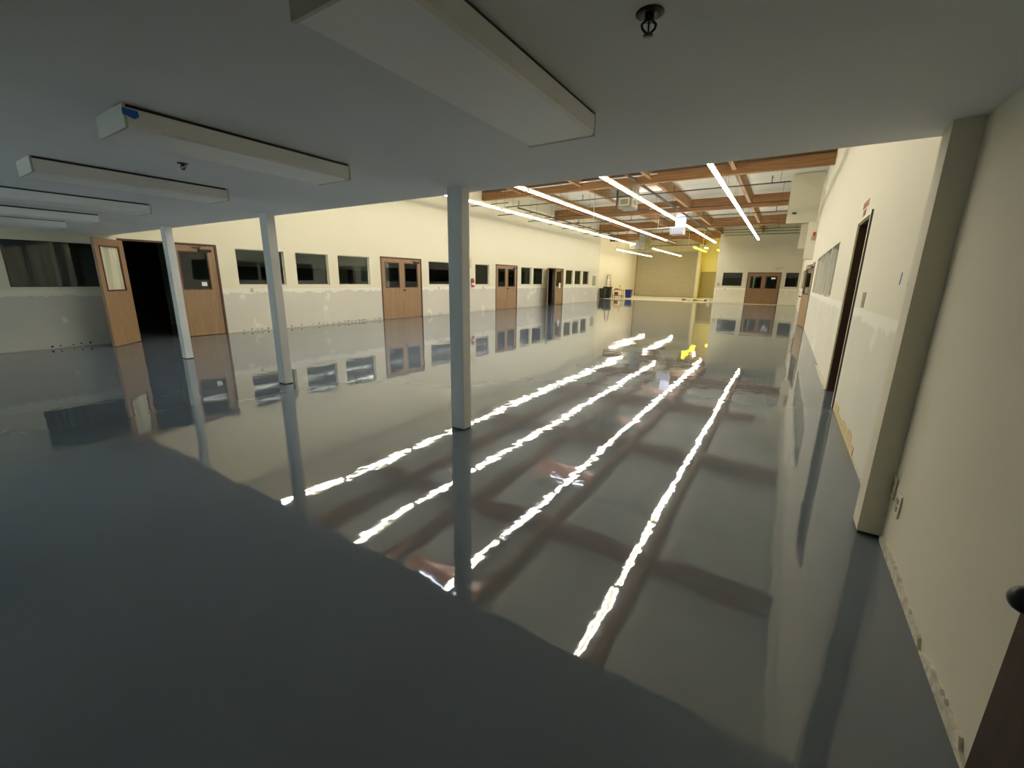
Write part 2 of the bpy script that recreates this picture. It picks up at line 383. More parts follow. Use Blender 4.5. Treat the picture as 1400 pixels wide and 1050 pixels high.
window(n, 'x', R, *RWF, 1.19, 2.13, -1, 'long pale window in the right wall beyond the brown door', frm=blackm); box(R+.10, R+.115, RWF[0], RWF[1], 1.2, 2.12).build('window_blind', mat('pale_blind', (.62, .62, .56), .6), bpy.data.objects['window_%d' % n]); n += 1  # pale backing added behind the glass to lighten the pane
window(n, 'y', YF, *FW[0], 1.24, 2.18, -1, 'black window left of the far double doors', frm=blackm); n += 1
window(n, 'y', YF, *FW[1], 1.24, 2.18, -1, 'black window right of the far double doors', frm=blackm); n += 1
for w_ in RW: window(n, 'y', -3, *w_, .6, 2.1, 1, 'daylit window in the back wall behind the camera'); n += 1
# hanging plastic sheets behind the far left window
for y0, y1, x, rot in ((1.1, 1.72, -12.9, .1), (1.86, 2.15, -12.7, -.08), (2.2, 2.55, -12.9, .05)):
    mb = MB(); N = 14
    for k in range(N):
        ya = y0+(y1-y0)*k/N; yb = y0+(y1-y0)*(k+1)/N; xa = .03*math.sin(k*1.1); xb = .03*math.sin((k+1)*1.1)
        mb.add([(xa, ya-y0, 0), (xb, yb-y0, 0), (xb, yb-y0, 1.95), (xa, ya-y0, 1.95)], [(0, 1, 2, 3)], 0, True)
    o = mb.build('plastic_sheet', sheet, loc=(x, y0, .002)); so = o.modifiers.new('s', 'SOLIDIFY'); so.thickness = .006
    tag(o, {1.1: 'grey sheet behind the far left window, leftmost', 1.86: 'narrow grey sheet behind the far left window, middle', 2.2: 'grey sheet behind the far left window, nearest the open door'}[y0], 'sheet', 'grey sheets behind the window')

# ------------------------------------------------------------------ doors
def leaf(parent, w, h, mirror, knob=True, name='door_leaf', wm=doorwood, pane=(.17, .13, 1.10, 1.94), closer=False, sticker=None, papered=False):
    """leaf in local coords: hinge at origin, runs along +x, faces -y/+y, thickness .045"""
    g0, g1, gz0, gz1 = pane
    m = slab('y', 0, .045, (0, w), (.012, h), [(g0, w-g1, gz0, gz1)])
    o = m.build(name, wm, parent)
    f = MB()
    for ya, yb in ((-.008, 0), (.045, .053)):
        f.box(g0-.015, g0+.012, ya, yb, gz0-.015, gz1+.015); f.box(w-g1-.012, w-g1+.015, ya, yb, gz0-.015, gz1+.015)
        f.box(g0+.012, w-g1-.012, ya, yb, gz0-.015, gz0+.012); f.box(g0+.012, w-g1-.012, ya, yb, gz1-.012, gz1+.015)
    f.build('glazing_bead', framewood, o)
    box(g0, w-g1, .019, .026, gz0, gz1).build('door_pane', papered_m if papered else glass, o)
    if knob:
        k = MB()
        for sgn in (-1, 1):
            y0 = 0 if sgn < 0 else .045
            k.cyl((w-.065, y0, 1.0), (w-.065, y0+sgn*.008, 1.0), .032, 14); k.cyl((w-.065, y0, 1.0), (w-.065, y0+sgn*.05, 1.0), .011, 10)
            k.sphere((w-.065, y0+sgn*.058, 1.0), .027, 12)
        k.build('door_knob', darkmet, o)
    if closer:
        k = MB().box(.08, .34, -.055, -.001, h-.13, h-.075); k.cyl((.30, -.03, h-.07), (.50, -.10, h-.05), .009, 6); k.cyl((.50, -.10, h-.05), (.28, -.02, h-.03), .009, 6)
        k.build('door_closer', darkmet, o, bevel=.004)
    if sticker:
        sx, sz, sw, sh = sticker
        s = MB().box(sx, sx+sw, -.012, -.009, sz, sz+sh); s.build('paper_notice', paper, o)
    return o
def place(o, loc, ang): o.location = loc; o.rotation_euler = (0, 0, ang); return o
HP = math.pi/2
def double(n, y0, y1, label, openL=0, openR=0, sticker=None, zt=DZ):
    """double door in the left wall"""
    d = struct(empty('door_%d' % n, (L, y0, 0)), label, 'double door'); W_ = y1-y0
    f = MB().box(-TH, .014, 0, .045, 0, zt).box(-TH, .014, W_-.045, W_, 0, zt).box(-TH, .014, .045, W_-.045, zt-.04, zt)
    f.build('door_frame', framewood, d, bevel=.003)
    w = (W_-.09)/2-.004
    # near (left) leaf hinged at the near jamb; outer face of the leaf towards the hall
    l = leaf(d, w, zt-.045, 1, knob=False, papered=(openL != 0)); place(l, (-.012, .047, 0), HP-openL)
    r = leaf(d, w, zt-.045, 1, closer=True, knob=(openL == 0), sticker=sticker)
    # far leaf: mirrored
    r.scale = (1, -1, 1); place(r, (-.055+.043, W_-.047, 0), -HP+openR)
    return d
# local +x of a leaf turned by 90 deg runs along +Y and its -y side looks to +X (into the hall)
double(1, *D1, 'large brown double door at the left, one leaf swung open', openL=math.radians(134), sticker=(.26, 1.17, .11, .09))
double(2, *D2, 'closed tan double doors between the second post and the nearest post')
double(3, *D3, 'closed tan double doors right of the nearest post')
double(4, *D4, 'far tan double door with one leaf open and a paper notice', openL=math.radians(152), sticker=(.30, .98, .22, .3))
# far double door
d = struct(empty('door_5', (-2.5, YF, 0)), 'dark brown double doors in the far pale wall', 'double door')
MB().box(0, .05, -.014, TH, 0, 2.2).box(2.03, 2.08, -.014, TH, 0, 2.2).box(.05, 2.03, -.014, TH, 2.15, 2.2).build('door_frame', framewood, d)
fd = grain(mat('mid_brown_door', (.25, .14, .06), .5), (.20, .11, .045), (.28, .155, .065), (14, 14, 1.2), 5, 1.5)
place(leaf(d, .985, 2.145, 1, wm=fd), (.053, .01, 0), 0)
r = leaf(d, .985, 2.145, 1, wm=fd, knob=False, sticker=(.28, 1.75, .25, .1)); r.scale = (-1, 1, 1); place(r, (2.027, .01, 0), 0)
# black doorway in the right wall
d = struct(empty('door_8', (R, RD[0], 0)), 'open black doorway in the right wall beside the pillar', 'doorway'); w = RD[1]-RD[0]
f = MB().box(.0, TH+.01, w-.02, w, 0, 2.17).box(0, TH+.01, 0, .02, 0, 2.17).box(0, TH+.01, .02, w-.02, 2.15, 2.17)
f.build('dark_jamb', darkdoor, d)
MB().box(-.018, .0, -.045, .0, 0, 2.21).box(-.018, 0, w, w+.045, 0, 2.21).box(-.018, 0, 0, w, 2.17, 2.21).build('door_casing', cream_frame, d, bevel=.003)
box(-.018, -.0, -.052, -.0455, 0, 2.21).build('casing_gap', pipe_m, d)
# brown door in the right wall further on
d = struct(empty('door_9', (R, RD2[0], 0)), 'brown door with a dark pane in the right wall beyond the grey windows', 'door')
w = RD2[1]-RD2[0]
MB().box(-.014, TH, 0, .05, 0, 2.13).box(-.014, TH, w-.05, w, 0, 2.13).box(-.014, TH, .05, w-.05, 2.08, 2.13).build('door_frame', framewood, d)
lf = leaf(d, w-.108, 2.075, 1, closer=True, pane=(.25, .2, 1.1, 1.94)); lf.scale = (1, -1, 1); place(lf, (-.016, .054, 0), HP+math.radians(6))
# dark door leaf standing open beside the camera
d = struct(empty('door_10', (.655, .22, 0)), 'dark brown open door leaf in the bottom right corner', 'door')
lf = slab('y', 0, .042, (0, .91), (.012, 2.05)).build('door_leaf', darkdoor, d)
place(lf, (0, 0, 0), math.atan2(.898, -.143))
k = MB(); k.cyl((.81, .042, .895), (.81, .05, .895), .034, 18); k.cyl((.81, .05, .895), (.81, .085, .895), .012, 12); k.sphere((.81, .102, .895), .024, 18)
k.build('door_knob', mat('dark_knob', (.05, .05, .055), .3, .8), lf)

# ------------------------------------------------------------------ posts
pm = empty('square_post', (-2.51, 3.06, 0), label='x', cat='post', group='square posts under the soffit edge')
box(-.078, .078, -.055, .055, .012, HC).build('shaft', postm, pm, bevel=.004)
box(-.076, .076, -.053, .053, 0, .014).build('base_gap', blackm, pm)
pm['label'] = 'square white post nearest the camera, widest of the three'
dup(pm, (-5.61, 3.09, 0), 'square white post in the middle of the three')
dup(pm, (-8.70, 3.12, 0), 'square white post furthest left, beside the open brown door')

# ------------------------------------------------------------------ low ceiling fixtures
def wrap():
    r = empty('surface_light', (0, 0, HC), label='x', cat='ceiling light', group='unlit boxy lights on the low ceiling')
    box(-.168, .168, -.615, .615, -.018, 0).build('mounting_tray', blackm, r)
    m = MB(); prof = [(-.175, -.015), (-.175, -.085), (-.165, -.098), (.165, -.098), (.175, -.085), (.175, -.015)]
    vs = [(x, y, z) for y in (-.62, .62) for x, z in prof]; N = len(prof)
    m.add(vs, [(i, i+1, i+1+N, i+N) for i in range(N-1)]+[(0, N, 2*N-1, N-1)]); m.build('lens_cover', lens, r)
    for y in (-.62, .62):
        a, b = sorted((y, y+.012*(1 if y > 0 else -1))); box(-.178, .178, a, b, -.102, -.002).build('end_cap', tray, r)
    return r
fx = [(-1.035, 'largest, nearest the camera'), (-2.85, 'second from the camera, with blue tape on its corner'), (-4.55, 'third from the camera'), (-6.3, 'fourth from the camera'), (-8.0, 'fifth from the camera'), (-9.47, 'sixth from the camera, nearest the left wall')]
wr_ = wrap()
for i, (x, l) in enumerate(fx):
    lab = 'white boxy ceiling light, '+l
    if i == 0: wr_.location = (x, 1.425, HC); wr_['label'] = lab
    else: o = dup(wr_, (x, 1.48, HC), lab); o.scale = (1, .965, 1)
    if i == 1:
        MB().add([(.181, -.622, -.022), (.181, -.575, -.022), (.181, -.572, -.045), (.181, -.592, -.06), (.181, -.622, -.05), (.178, -.635, -.022), (.178, -.635, -.05)], [(0, 1, 2, 3, 4), (0, 4, 6, 5)]).build('blue_tape', bluetape, o)

def sprinkler(loc, label):
    r = empty('ceiling_sprinkler', loc, rz=.5, label=label, cat='sprinkler', group='sprinklers on the low ceiling')
    MB().lathe([(.046, 0), (.046, -.004), (.03, -.012), (.026, -.012)], n=22).build('escutcheon', darkmet, r)
    m = MB(); m.lathe([(.012, -.01), (.016, -.016), (.016, -.03), (.01, -.036)], n=12)
    for sx in (-1, 1):
        pts = [(sx*.012, 0, -.03), (sx*.024, 0, -.043), (sx*.020, 0, -.06), (sx*.004, 0, -.078)]
        for a, b in zip(pts, pts[1:]): m.cyl(a, b, .0045, 6)
    m.cyl((0, 0, -.034), (0, 0, -.078), .003, 6); m.build('frame_arms', darkmet, r)
    m = MB().lathe([(.006, -.078), (.015, -.080), (.017, -.084), (.004, -.086)], n=14); m.build('deflector', mat('copper_deflector', (.10, .055, .045), .4, .6), r)
    return r
o = sprinkler((-.448, 1.43, HC), 'dark sprinkler head on the low ceiling right of the largest light'); o.scale = (.87, .87, .68)
o = sprinkler((-3.70, 1.49, HC), 'small dark sprinkler on the low ceiling between the second and third lights'); o.scale = (.75, .75, .5)

# ------------------------------------------------------------------ hanging strip lights
def strip(length, lit, name='strip_light', hm=None, tm=None, wire=.815):
    r = empty(name, (0, 0, 0), label='x', cat='strip light'); l = length/2-.012
    m = MB(); prof = [(-.03, .016), (-.03, .075), (.03, .075), (.03, .016), (.01, 0), (-.01, 0)]
    N = len(prof); vs = [(x, y, z) for y in (-l, l) for x, z in prof]
    m.add(vs, [(i, (i+1) % N, (i+1) % N+N, i+N) for i in range(N)]); m.build('reflector_housing', hm or housing, r)
    for sx in (-1, 1): MB().cyl((sx*.040, -l+.055, .0), (sx*.040, l-.055, .0), .015, 8).build('tube', tm or (tube_m if lit else tube_off), r)
    for sy in (-1, 1): MB().box(-.058, .058, sy*(l-.03)-.016, sy*(l-.03)+.016, -.02, .04).build('lamp_holder', conduit, r)
    for sy in (-1, 1): MB().cyl((0, sy*l*.8, .07), (0, sy*l*.8, wire), .004, 5).build('hanging_wire', pipe_m, r)
    return r
ZS = 4.05; PI_ = 2.572
base = strip(PI_, True); base_off = strip(PI_, False); base_half = strip(1.28, True); deep = strip(PI_, True, wire=1.59)
used = set()
def put(b, loc, label, group):
    if b.name in used: o = dup(b, loc, label)
    else: used.add(b.name); o = b; o.location = loc; o['label'] = label
    o['group'] = group; return o
rows = [(-1.875, 'rightmost row', 10, 'half'), (-4.455, 'second row from the right', 11, ''), (-7.03, 'third row from the right', 10, 'off'), (-9.72, 'leftmost row', 11, '')]
for X, rn_, cnt, ex in rows:
    g = 'lit strip lights in the '+rn_
    for k in range(cnt):
        i = cnt-1-k
        put(base, (X, 4.1+PI_*(k+.5), ZS), 'lit strip light in the %s, %s' % (rn_, near_far(i, cnt, 'far end')), g)
    if ex == 'half': put(base_half, (X, 4.1+PI_*10+.64, ZS), 'short lit strip light closing the far end of the rightmost row', 'short strip light')
    if ex == 'off': put(base_off, (X, 4.1+PI_*10.5, ZS), 'unlit strip light at the far end of the third row from the right', 'unlit strip light')
for X, rn_ in ((-11.4, 'far left alcove row'), (-8.7, 'far right alcove row')):
    for k in range(4): put(deep, (X, 32.6+PI_*(k+.5), 3.8), 'lit strip light in the %s, %s' % (rn_, near_far(k, 4, 'near end')), 'lit strip lights in the '+rn_)
ys = strip(2.5, True, hm=yellow, tm=tube_y, wire=1.59)
ys.location = (-5.8, 33.6, 3.8); ys['label'] = 'long yellow-lit strip light left of the far pale wall'; ys['group'] = 'yellow strip lights'
y2 = dup(ys, (-5.78, 36.3, 3.8), 'second yellow-lit strip light, further in towards the roll-up door'); y3 = dup(ys, (-5.5, 42.6, 4.2), 'yellow strip light partly hidden by the far pale wall')
put(strip(1.28, True, wire=1.59), (-5.2, 33.6, 3.8), 'short white strip light beside the yellow ones', 'short strip light')

# ------------------------------------------------------------------ roof timbers, skylights
GY = [9.05+6.95*k for k in range(5)]
for k, y in enumerate(GY):
    x1 = R if y < YF else -4.7
    if k < 4: x0 = L+.0 if y < YL else -13.42
    else: x0 = -13.42
    if k == 4: x1 = -2.1
    o = box(x0+.001, x1-.001, y-.085, y+.085, 4.75, 5.28).build('cross_beam', glulam, bevel=.006)
    tag(o, 'brown timber roof cross beam, '+near_far(4-k, 5, 'far wall'), 'beam', 'deep cross beams')
PX = [-1.9, -4.5, -7.1, -9.75]
for i, x in enumerate(PX):
    ys_ = [3.26]+GY+[44.9]
    for k in range(len(ys_)-1):
        a, b = ys_[k]+.086, ys_[k+1]-.086
        if x > -4.6 and a > 30: b = min(b, YF)
        if b <= a+.2: continue
        o = box(x-.06, x+.06, a, b, 4.87, 5.3).build('roof_purlin', purlin_m)
        tag(o, 'brown purlin, %s bay from the low ceiling, %s line from the right' % (ORD[k+1], ORD[i+1]), 'purlin', 'purlins between the cross beams')
# small joist ledgers against deck
for k, yc in enumerate(SKY):
    r = empty('skylight', ((SX0+SX1)/2, yc, ROOF), label='rectangular skylight with a pinkish curb, %s from the low ceiling' % ORD[k+1], cat='skylight', group='skylights in the roof')
    hw = (SX1-SX0)/2
    slab('z', -.02, .55, (-hw-.03, hw+.03), (-.63, .63), [(-hw+.01, hw-.01, -.59, .59)]).build('curb', curb, r)
    m = MB(); NX, NY = 8, 5; vs = []
    for i in range(NX+1):
        for j in range(NY+1):
            u = i/NX*2-1; v = j/NY*2-1; vs.append((u*hw, v*.61, .552+.22*(1-u**4)*(1-v**4)))
    m.add(vs, [(i*(NY+1)+j, (i+1)*(NY+1)+j, (i+1)*(NY+1)+j+1, i*(NY+1)+j+1) for i in range(NX) for j in range(NY)], 0, True); m.build('acrylic_dome', domeg, r)

# ------------------------------------------------------------------ pipes
def sprink_pipe(y, z, x0, x1, label, heads, r=.02):
    p = MB().cyl((x0, 0, 0), (x1, 0, 0), r, 8).build('sprinkler_pipe', pipe_m, loc=(0, y, z))
    tag(p, label, 'pipe', 'black sprinkler pipes across the roof')
    for hx in heads:
        h = MB().cyl((hx, 0, 0), (hx, 0, .16), .016, 6).cyl((hx, 0, .16), (hx, 0, .2), .03, 8, .012).cyl((hx, 0, .215), (hx, 0, .22), .035, 8); h.build('sprinkler_head', pipe_m, p)
    for hx_ in (x0+.4, (x0+x1)/2+.3, x1-.3): MB().cyl((hx_, 0, .01), (hx_, 0, ROOF-z-.002), .006, 5).build('pipe_hanger', pipe_m, p)
    return p
hx = [-10.7, -7.6, -4.0, -.9]
sprink_pipe(10.6, 4.65, -11.4, .3, 'black sprinkler pipe across the roof nearest the low ceiling', hx)
sprink_pipe(15.85, 5.07, -11.6, .64, 'black sprinkler pipe along the top of the nearest visible beam', [-11.2, -8.1, -5.0, -1.9, .0], .025)
sprink_pipe(17.3, 4.65, -11.4, -.36, 'black sprinkler pipe just beyond the nearest visible beam', hx)
sprink_pipe(21.1, 4.65, -11.4, -.36, 'black sprinkler pipe level with the white boxed duct', hx[:3])
sprink_pipe(23.9, 4.65, -11.4, .3, 'black sprinkler pipe just beyond the second visible beam', hx)
sprink_pipe(28.2, 4.65, -11.4, .3, 'black sprinkler pipe in the middle of the third visible bay', hx)
sprink_pipe(30.8, 4.65, -11.4, .3, 'black sprinkler pipe just beyond the third visible beam', hx)
sprink_pipe(34.85, 4.9, -13, .3, 'black sprinkler pipe in front of the far pale wall', [-9, -6])
sprink_pipe(35.25, 4.75, -4.3, .3, 'lower thin pipe in front of the far pale wall', [])
def run(name, pts, r, m, label, cat='pipe', group=None):
    mb = MB()
    for a, b in zip(pts, pts[1:]): mb.cyl(a, b, r, 8)
    return tag(mb.build(name, m), label, cat, group)
run('main_pipe', [(-4.97, 4.2, 4.84), (-4.97, 34.5, 4.84)], .05, pipe_m, 'thick dark main pipe running lengthwise beside the second light row')
run('main_pipe', [(-10.8, 17.4, 4.6), (-10.8, 31, 4.6)], .035, pipe_m, 'dark lengthwise pipe near the left wall')
run('conduit', [(-10.5, 15.62, 4.96), (-4.2, 15.62, 4.96)], .022, conduit, 'white conduit along the face of the nearest visible beam', 'conduit')
run('conduit', [(-10.5, 13.7, 5.12), (-5.3, 13.7, 5.12)], .025, conduit, 'upper white conduit near the low ceiling edge', 'conduit')
run('conduit', [(-6.3, 22.6, 4.95), (-4.9, 22.6, 4.95)], .02, conduit, 'short pale conduit in front of the second visible beam', 'conduit')
run('conduit', [(-8.6, 26.85, 4.5), (-5.2, 26.85, 4.5)], .025, conduit, 'pale conduit beside the white air register', 'conduit')
run('conduit', [(-13.3, 44.6, 4.9), (-7.5, 44.6, 4.9), (-7.5, 44.6, 4.6)], .03, pipe_m, 'dark pipe over the roll-up door', 'pipe')
for k, (y, z) in enumerate([(14.6, 4.3), (16.55, 4.2), (19.2, 4.25), (21.4, 4.35), (23.0, 4.3), (26.1, 4.3), (27.9, 4.3)]):
    run('cross_strut', [(-11.3, y, z), (-9.5, y, z)], .018, pipe_m, 'short dark rod beside the leftmost light row, '+near_far(k, 7, 'camera'), 'rod', 'short rods beside the leftmost light row')
for k, (x, y) in enumerate([(-7.9, 19.3), (-6.2, 24.1), (-5.9, 31.0), (-5.25, 32.6)]):
    run('hanger_rod', [(x, y, 3.5 if k > 1 else 4.1), (x, y, 5.38)], .015, conduit, 'thin pale vertical rod hanging from the roof, '+near_far(k, 4, 'camera'), 'rod', 'pale hanging rods')

# ------------------------------------------------------------------ ducts
def duct(loc, s, body, label, reg=True, fm=None):
    r = empty('air_duct', loc, label=label, cat='air duct')
    w, d, h = s
    box(-w/2, w/2, 0, d, 0, h).build('duct_body', body, r, bevel=.01)
    return r
r = duct((-6.05, 17.45, 4.68), (.90, .9, .715), galv, 'square grey metal duct under the skylights, behind the nearest visible beam')
b = box(-.10, .45, -.04, .86, -.42, 0).build('register_box', galv, r, bevel=.008)
fr = MB().box(-.03, .37, -.06, -.04, -.34, -.30).box(-.03, .37, -.06, -.04, -.10, -.06).box(-.03, .01, -.06, -.04, -.30, -.10).box(.33, .37, -.06, -.04, -.30, -.10); fr.build('register_frame', cream_frame, b)
fr = MB().box(.45, .47, .1, .7, -.34, -.30).box(.45, .47, .1, .7, -.10, -.06).box(.45, .47, .1, .14, -.30, -.10).box(.45, .47, .66, .7, -.30, -.10); fr.build('register_frame', cream_frame, b)
box(-.16, -.11, -.05, -.0, -.45, .25).build('hanger_strap', pipe_m, r)
r = duct((-5.9, 27.0, 4.15), (.72, .8, .42), ductw, 'white air register hanging near the far end of the second light row')
box(-.22, .36, .62, .79, .42, 1.245).build('neck', ductw, r)
m = MB().box(-.24, .24, -.02, 0, .05, .09).box(-.24, .24, -.02, 0, .29, .33).box(-.24, -.2, -.02, 0, .09, .29).box(.2, .24, -.02, 0, .09, .29).box(-.02, .02, -.02, 0, .09, .29)
for k in range(5): m.box(-.2, .2, -.012, 0, .11+k*.036, .122+k*.036)
m.build('register_grille', mat('register_grille', (.75, .78, .9), .5), r)
r = duct((-9.0, 30.6, 3.62), (.62, .8, .62), galv, 'grey metal duct box at the far end of the leftmost light row')
box(-.75, -.32, .05, .5, .02, .34).build('register_box', galv, r)
m = MB().box(-.72, -.36, .03, .05, .06, .09).box(-.72, -.36, .03, .05, .27, .30).box(-.72, -.69, .03, .05, .09, .27).box(-.39, -.36, .03, .05, .09, .27); m.build('register_frame', cream_frame, r)
box(-.3, .3, .8, 1.6, .1, 1.765).build('duct_riser', galv, r)
# boxed-in duct and chase on the right wall
o = slab('y', 20.0, 20.14, (-.38, .60), (3.67, 5.38)).build('bulkhead_panel', front_m); tag(o, 'large pale bulkhead panel beside the top of the right wall', 'bulkhead')
m = MB().cyl((-.22, 19.95, 4.02), (-.10, 19.9, 4.0), .03, 8); tag(m.build('duct_sensor', blackm, o), None)
o = slab('y', 20.0, 20.12, (.36, R-.001), (2.33, 3.668)).build('wall_chase', paint_r); tag(o, 'narrow pale chase under the large bulkhead panel with a red alarm on it', 'wall chase')
box(.36, R-.001, 19.985, 20.0, 2.325, 2.35).build('bottom_trim', steel, o)
o = slab('y', 29.99, 30.1, (.20, R-.001), (3.4, 4.74)).build('wall_chase', front_m); tag(o, 'smaller pale box on the right wall near the far doors', 'wall chase')
a = empty('fire_alarm', (.585, 20.0, 3.12), label='small red and beige fire alarm on the pale chase', cat='alarm')
box(-.07, .07, -.05, 0, -.10, .07).build('alarm_body', mat('beige_alarm', (.5, .4, .28), .5), a, bevel=.006); box(-.04, .04, -.07, 0, .07, .19).build('strobe', redm, a, bevel=.01)

# ------------------------------------------------------------------ wall things
e = empty('fire_extinguisher', (L+.09, 15.13, 1.08), label='red fire extinguisher hanging on the left wall beside the nearest post', cat='fire extinguisher')
MB().lathe([(.05, 0), (.068, .012), (.068, .26), (.055, .30), (.02, .33), (.02, .345)], n=18).build('cylinder', redm, e)
m = MB().box(-.012, .012, -.05, .02, .345, .375).box(-.01, .01, -.10, .0, .375, .385).box(-.01, .01, -.09, .0, .35, .358); m.build('valve_handle', darkmet, e)
m = MB(); pts = [(0, .02, .355), (0, .07, .33), (0, .085, .24), (0, .08, .1)]
for a_, b_ in zip(pts, pts[1:]): m.cyl(a_, b_, .009, 6)
m.build('hose', blackm, e); box(-.088, -.07, -.03, .03, .1, .36).build('wall_bracket', darkmet, e); MB().lathe([(.0685, .09), (.0688, .091), (.0688, .19), (.0685, .191)], n=18).build('paper_band', paper, e)
s = tag(box(L, L+.004, 15.02, 15.16, 1.88, 2.30).build('extinguisher_sign', mat('cream_sign_board', (.72, .66, .45), .6)), 'narrow upright orange-lettered sign above the red fire extinguisher', 'sign')
o = text_mesh('lettering', 'FIRE EXTINGUISHER', .042, redtxt, s, (L+.006, 15.09, 2.09), (HP, 0, HP)); o.rotation_euler = Matrix(((0, 0, 1), (0, 1, 0), (-1, 0, 0))).to_euler() if False else (Matrix.Rotation(HP, 3, 'X').to_4x4() @ Matrix.Identity(4)).to_euler()
o.matrix_local = Matrix.Translation((L+.006, 15.09, 2.09)) @ Matrix(((0, 0, 1), (0, 1, 0), (-1, 0, 0))).to_4x4()
s = empty('exit_sign', (R-.003, 6.84, 2.31), label='faded red wall lettering above the black doorway', cat='sign')
o = text_mesh('lettering', 'NOT AN\nEXIT', .115, redtxt, s, (0, 0, 0), (HP, 0, -HP))
s = empty('exit_sign', (-.63, YF-.004, 2.46), label='small red lettering above the far double doors', cat='sign')
text_mesh('lettering', 'NOT AN\nEXIT', .15, mat('pale_red_lettering', (.42, .2, .16), .6), s, (0, 0, 0), (HP, 0, 0))
def plate(name, x, y, z, w, h, label, side, m=tanplate, cat='outlet plate', group='wall plates', det=True, ax='x'):
    if ax == 'x':
        r = empty(name, (x, y, z), label=label, cat=cat, group=group)
        a, b = sorted((0, side*.008)); box(a, b, -w/2, w/2, -h/2, h/2).build('cover', m, r, bevel=.002)
        if det:
            c_, d_ = sorted((side*.008, side*.011)); MB().box(c_, d_, -.016, .016, .008, .034).box(c_, d_, -.016, .016, -.034, -.008).build('sockets', steel, r)
    else:
        r = empty(name, (x, y, z), label=label, cat=cat, group=group); box(-w/2, w/2, -.01, 0, -h/2, h/2).build('cover', m, r)
        box(-w*.3, w*.3, -.013, -.01, -h*.2, h*.2).build('face_label', steel, r)
    return r
plate('outlet_plate', R-.0075, 2.985-.05, .34, .085, .125, 'ivory outlet plate low on the near wall tight against the pillar', -1)
plate('outlet_plate', R-.0075, 2.79, .30, .085, .125, 'ivory outlet plate low on the near wall, further from the pillar', -1, near_r)
plate('switch_plate', R-.001, 5.5, 1.28, .16, .15, 'pale switch plate beside the black doorway', -1, steel, 'switch plate')
plate('outlet_plate', L+.001, 5.85, 1.06, .075, .115, 'ivory plate under the window nearest the open double door', 1)
plate('outlet_plate', L+.001, 13.0, 1.06, .075, .115, 'ivory plate under the window left of the nearest post', 1)
plate('outlet_plate', L+.001, 16.0, 1.06, .075, .115, 'ivory plate under the window beside the fire extinguisher', 1)
plate('outlet_plate', L+.001, 25.7, 1.0, .075, .115, 'ivory plate under the three small far windows', 1)
plate('thermostat', -4.33, YF, 1.34, .2, .2, 'small square grey thermostat left of the far black window', 0, panelg, 'thermostat', 'wall plates', ax='y')
plate('outlet_plate', -3.85, YF, 1.0, .12, .1, 'small plate under the left far black window', 0, tanplate, ax='y')
r = empty('electric_panel', (L, 29.4, 1.45), label='grey electric panel at the far end of the left wall', cat='electric panel')
box(0, .03, -.28, .28, -.35, .35).build('cabinet', panelg, r, bevel=.004); box(.03, .04, -.23, .23, -.30, .30).build('panel_door', panelg, r); box(.04, .05, .18, .2, -.05, .02).build('latch', steel, r)
for (y, z, h, l, rx) in ((4.03, 1.47, .085, 'longer strip of blue tape on the right wall near the pillar', .15), (3.78, 1.44, .05, 'shorter strip of blue tape on the right wall near the pillar', .2)):
    o = box(-.002, 0, -.012, .012, -h/2, h/2).build('tape_strip', bluetape, loc=(R, y, z)); o.rotation_euler = (rx, 0, 0); tag(o, l, 'tape', 'blue tape strips')
# torn board at the foot of the right wall and the ragged compound along the near wall
def ragged(name, x, y0, y1, hfun, m, n=60, th=.006, label=None):
    top = [(y0+(y1-y0)*k/n, hfun(k/n)) for k in range(n+1)]
    mb = MB()
    for (ya, za), (yb, zb) in zip(top, top[1:]):
        mb.add([(x-th, ya, 0), (x-th, yb, 0), (x-th, yb, zb), (x-th, ya, za), (x, ya, 0), (x, yb, 0), (x, yb, zb), (x, ya, za)], [(0, 1, 2, 3), (3, 2, 6, 7), (0, 3, 7, 4), (1, 5, 6, 2)])
    return struct(mb.build(name, m), label)
steps = [random.uniform(.07, .15) for _ in range(8)]
ragged('trim_5', R, 4.35, 6.05, lambda u: steps[min(7, int(u*8))]+random.uniform(-.008, .008), raw, label='torn yellowish board at the foot of the right wall')
ragged('baseboard_right', R-.006, -.5, 2.95, lambda u: .045+.012*math.sin(u*23)+random.uniform(-.006, .008)-(.03 if abs(u-.735) < .012 or abs(u-.60) < .01 else 0), compound, 160, .012, 'spattered compound strip at the foot of the near right wall')
ragged('baseboard_right', R, 3.13, 4.35, lambda u: .02+random.uniform(-.006, .006), compound, 40, .006)
o = box(R-.035, R, 7.14, 9.3, 0, .008).build('trim_6', compound); struct(o)

# ------------------------------------------------------------------ things standing by the far alcove
def bin_(loc, w, d, h, m, label, rim=True, cat='bin'):
    r = empty('trash_bin', loc, label=label, cat=cat)
    mb = MB(); b = .8
    vs = [(-w/2*b, -d/2*b, 0), (w/2*b, -d/2*b, 0), (w/2*b, d/2*b, 0), (-w/2*b, d/2*b, 0), (-w/2, -d/2, h), (w/2, -d/2, h), (w/2, d/2, h), (-w/2, d/2, h)]
    mb.add(vs, [(0, 3, 2, 1), (0, 1, 5, 4), (1, 2, 6, 5), (2, 3, 7, 6), (3, 0, 4, 7)]); o = mb.build('bin_body', m, r); so = o.modifiers.new('s', 'SOLIDIFY'); so.thickness = .02
    slab('z', h-.04, h, (-w/2-.03, w/2+.03), (-d/2-.03, d/2+.03), [(-w/2+.02, w/2-.02, -d/2+.02, d/2-.02)]).build('rim', m, r); return r
bin_((-13.02, 34.75, .012), .46, .45, .84, binblack, 'tall black bin against the far left alcove wall, half behind the wall end')
bin_((-12.95, 35.7, .012), .62, .5, .96, binblack, 'tall black bin in front of the metal ladder')
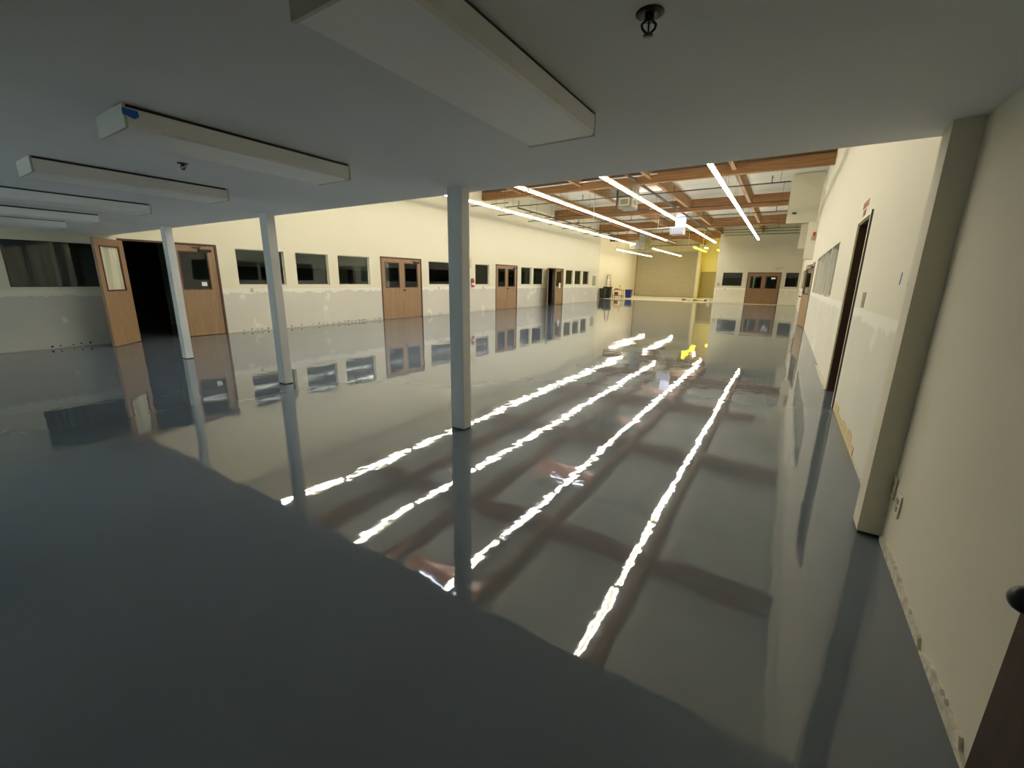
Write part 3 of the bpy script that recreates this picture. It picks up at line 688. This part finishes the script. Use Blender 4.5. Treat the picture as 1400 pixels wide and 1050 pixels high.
bin_((-11.95, 38.4, .012), .52, .5, .72, binblue, 'blue plastic bin at the right of the stored items')
r = empty('step_ladder', (-13.12, 36.25, .012), label='grey folded step ladder standing behind the black bins', cat='ladder')
for sx in (-1, 1):
    MB().cyl((sx*.28, -.1, 0), (sx*.12, 0, 1.95), .035, 6).build('rail', steel, r); MB().cyl((sx*.28, .3, 0), (sx*.12, .05, 1.95), .025, 6).build('rear_rail', steel, r)
for k in range(6):
    f = (k+1)/7; w = .28-.16*f; box(-w, w, -.1+.1*f-.04, -.1+.1*f+.04, f*1.95-.015, f*1.95+.015).build('step', steel, r)
box(-.15, .15, -.06, .12, 1.9, 1.95).build('top_cap', steel, r)
r = empty('work_cart', (-12.55, 37.3, .012), label='rust-brown work cart loaded with tools between the bins', cat='cart')
box(-.38, .38, -.3, .3, .66, .70).build('top_shelf', brownobj, r); box(-.42, .42, -.28, .28, .18, .22).build('lower_shelf', brownobj, r)
for sx in (-1, 1):
    for sy in (-1, 1): MB().cyl((sx*.4, sy*.25, .05), (sx*.4, sy*.25, .7), .018, 6).cyl((sx*.4-.02, sy*.25, .05), (sx*.4+.02, sy*.25, .05), .05, 10).build('leg', darkmet, r)
for nm, bb, m_, l, c in (('tool_box', (-.3, .0, -.2, .1, 0, .3), brownobj, 'reddish tool box on the lower shelf of the cart', 'tool box'),):
    o = box(*bb).build(nm, m_, bevel=.01, loc=(-12.55, 37.3, .233)); tag(o, l, c)
o = MB().box(-.30, .0, -.15, .15, 0, .12).box(-.26, -.04, -.02, .02, .12, .15).build('tool_case', mat('tan_case', (.45, .28, .18), .6), bevel=.01, loc=(-12.55, 37.3, .713)); tag(o, 'tan tool case on top of the cart', 'case')
o = MB().lathe([(.06, 0), (.06, .02), (.015, .03), (.015, .3), (.07, .34), (.07, .36)], n=10).build('hand_stand', darkmet, loc=(-12.4, 37.3, .713)); tag(o, 'small dark stand upright on top of the cart', 'stand')
r = empty('wooden_pallet', (-6.15, 37.2, .012), label='low wooden pallet on the bare floor left of the far pale wall', cat='pallet')
for k in range(5): box(-.9, .9, -.6+k*.25, -.42+k*.25, .12, .145).build('board', bright, r)
for x in (-.85, 0, .8): box(x, x+.08, -.6, .58, 0, .12).build('runner', framewood, r)
r = empty('angle_bracket', (-4.85, YF-.3, 0), label='small pale upright stub beside the corner of the far pale wall', cat='stub')
box(-.08, .08, -.06, .06, 0, .32).build('upright', ductw, r); box(-.12, .12, -.09, .09, 0, .03).build('foot', steel, r)
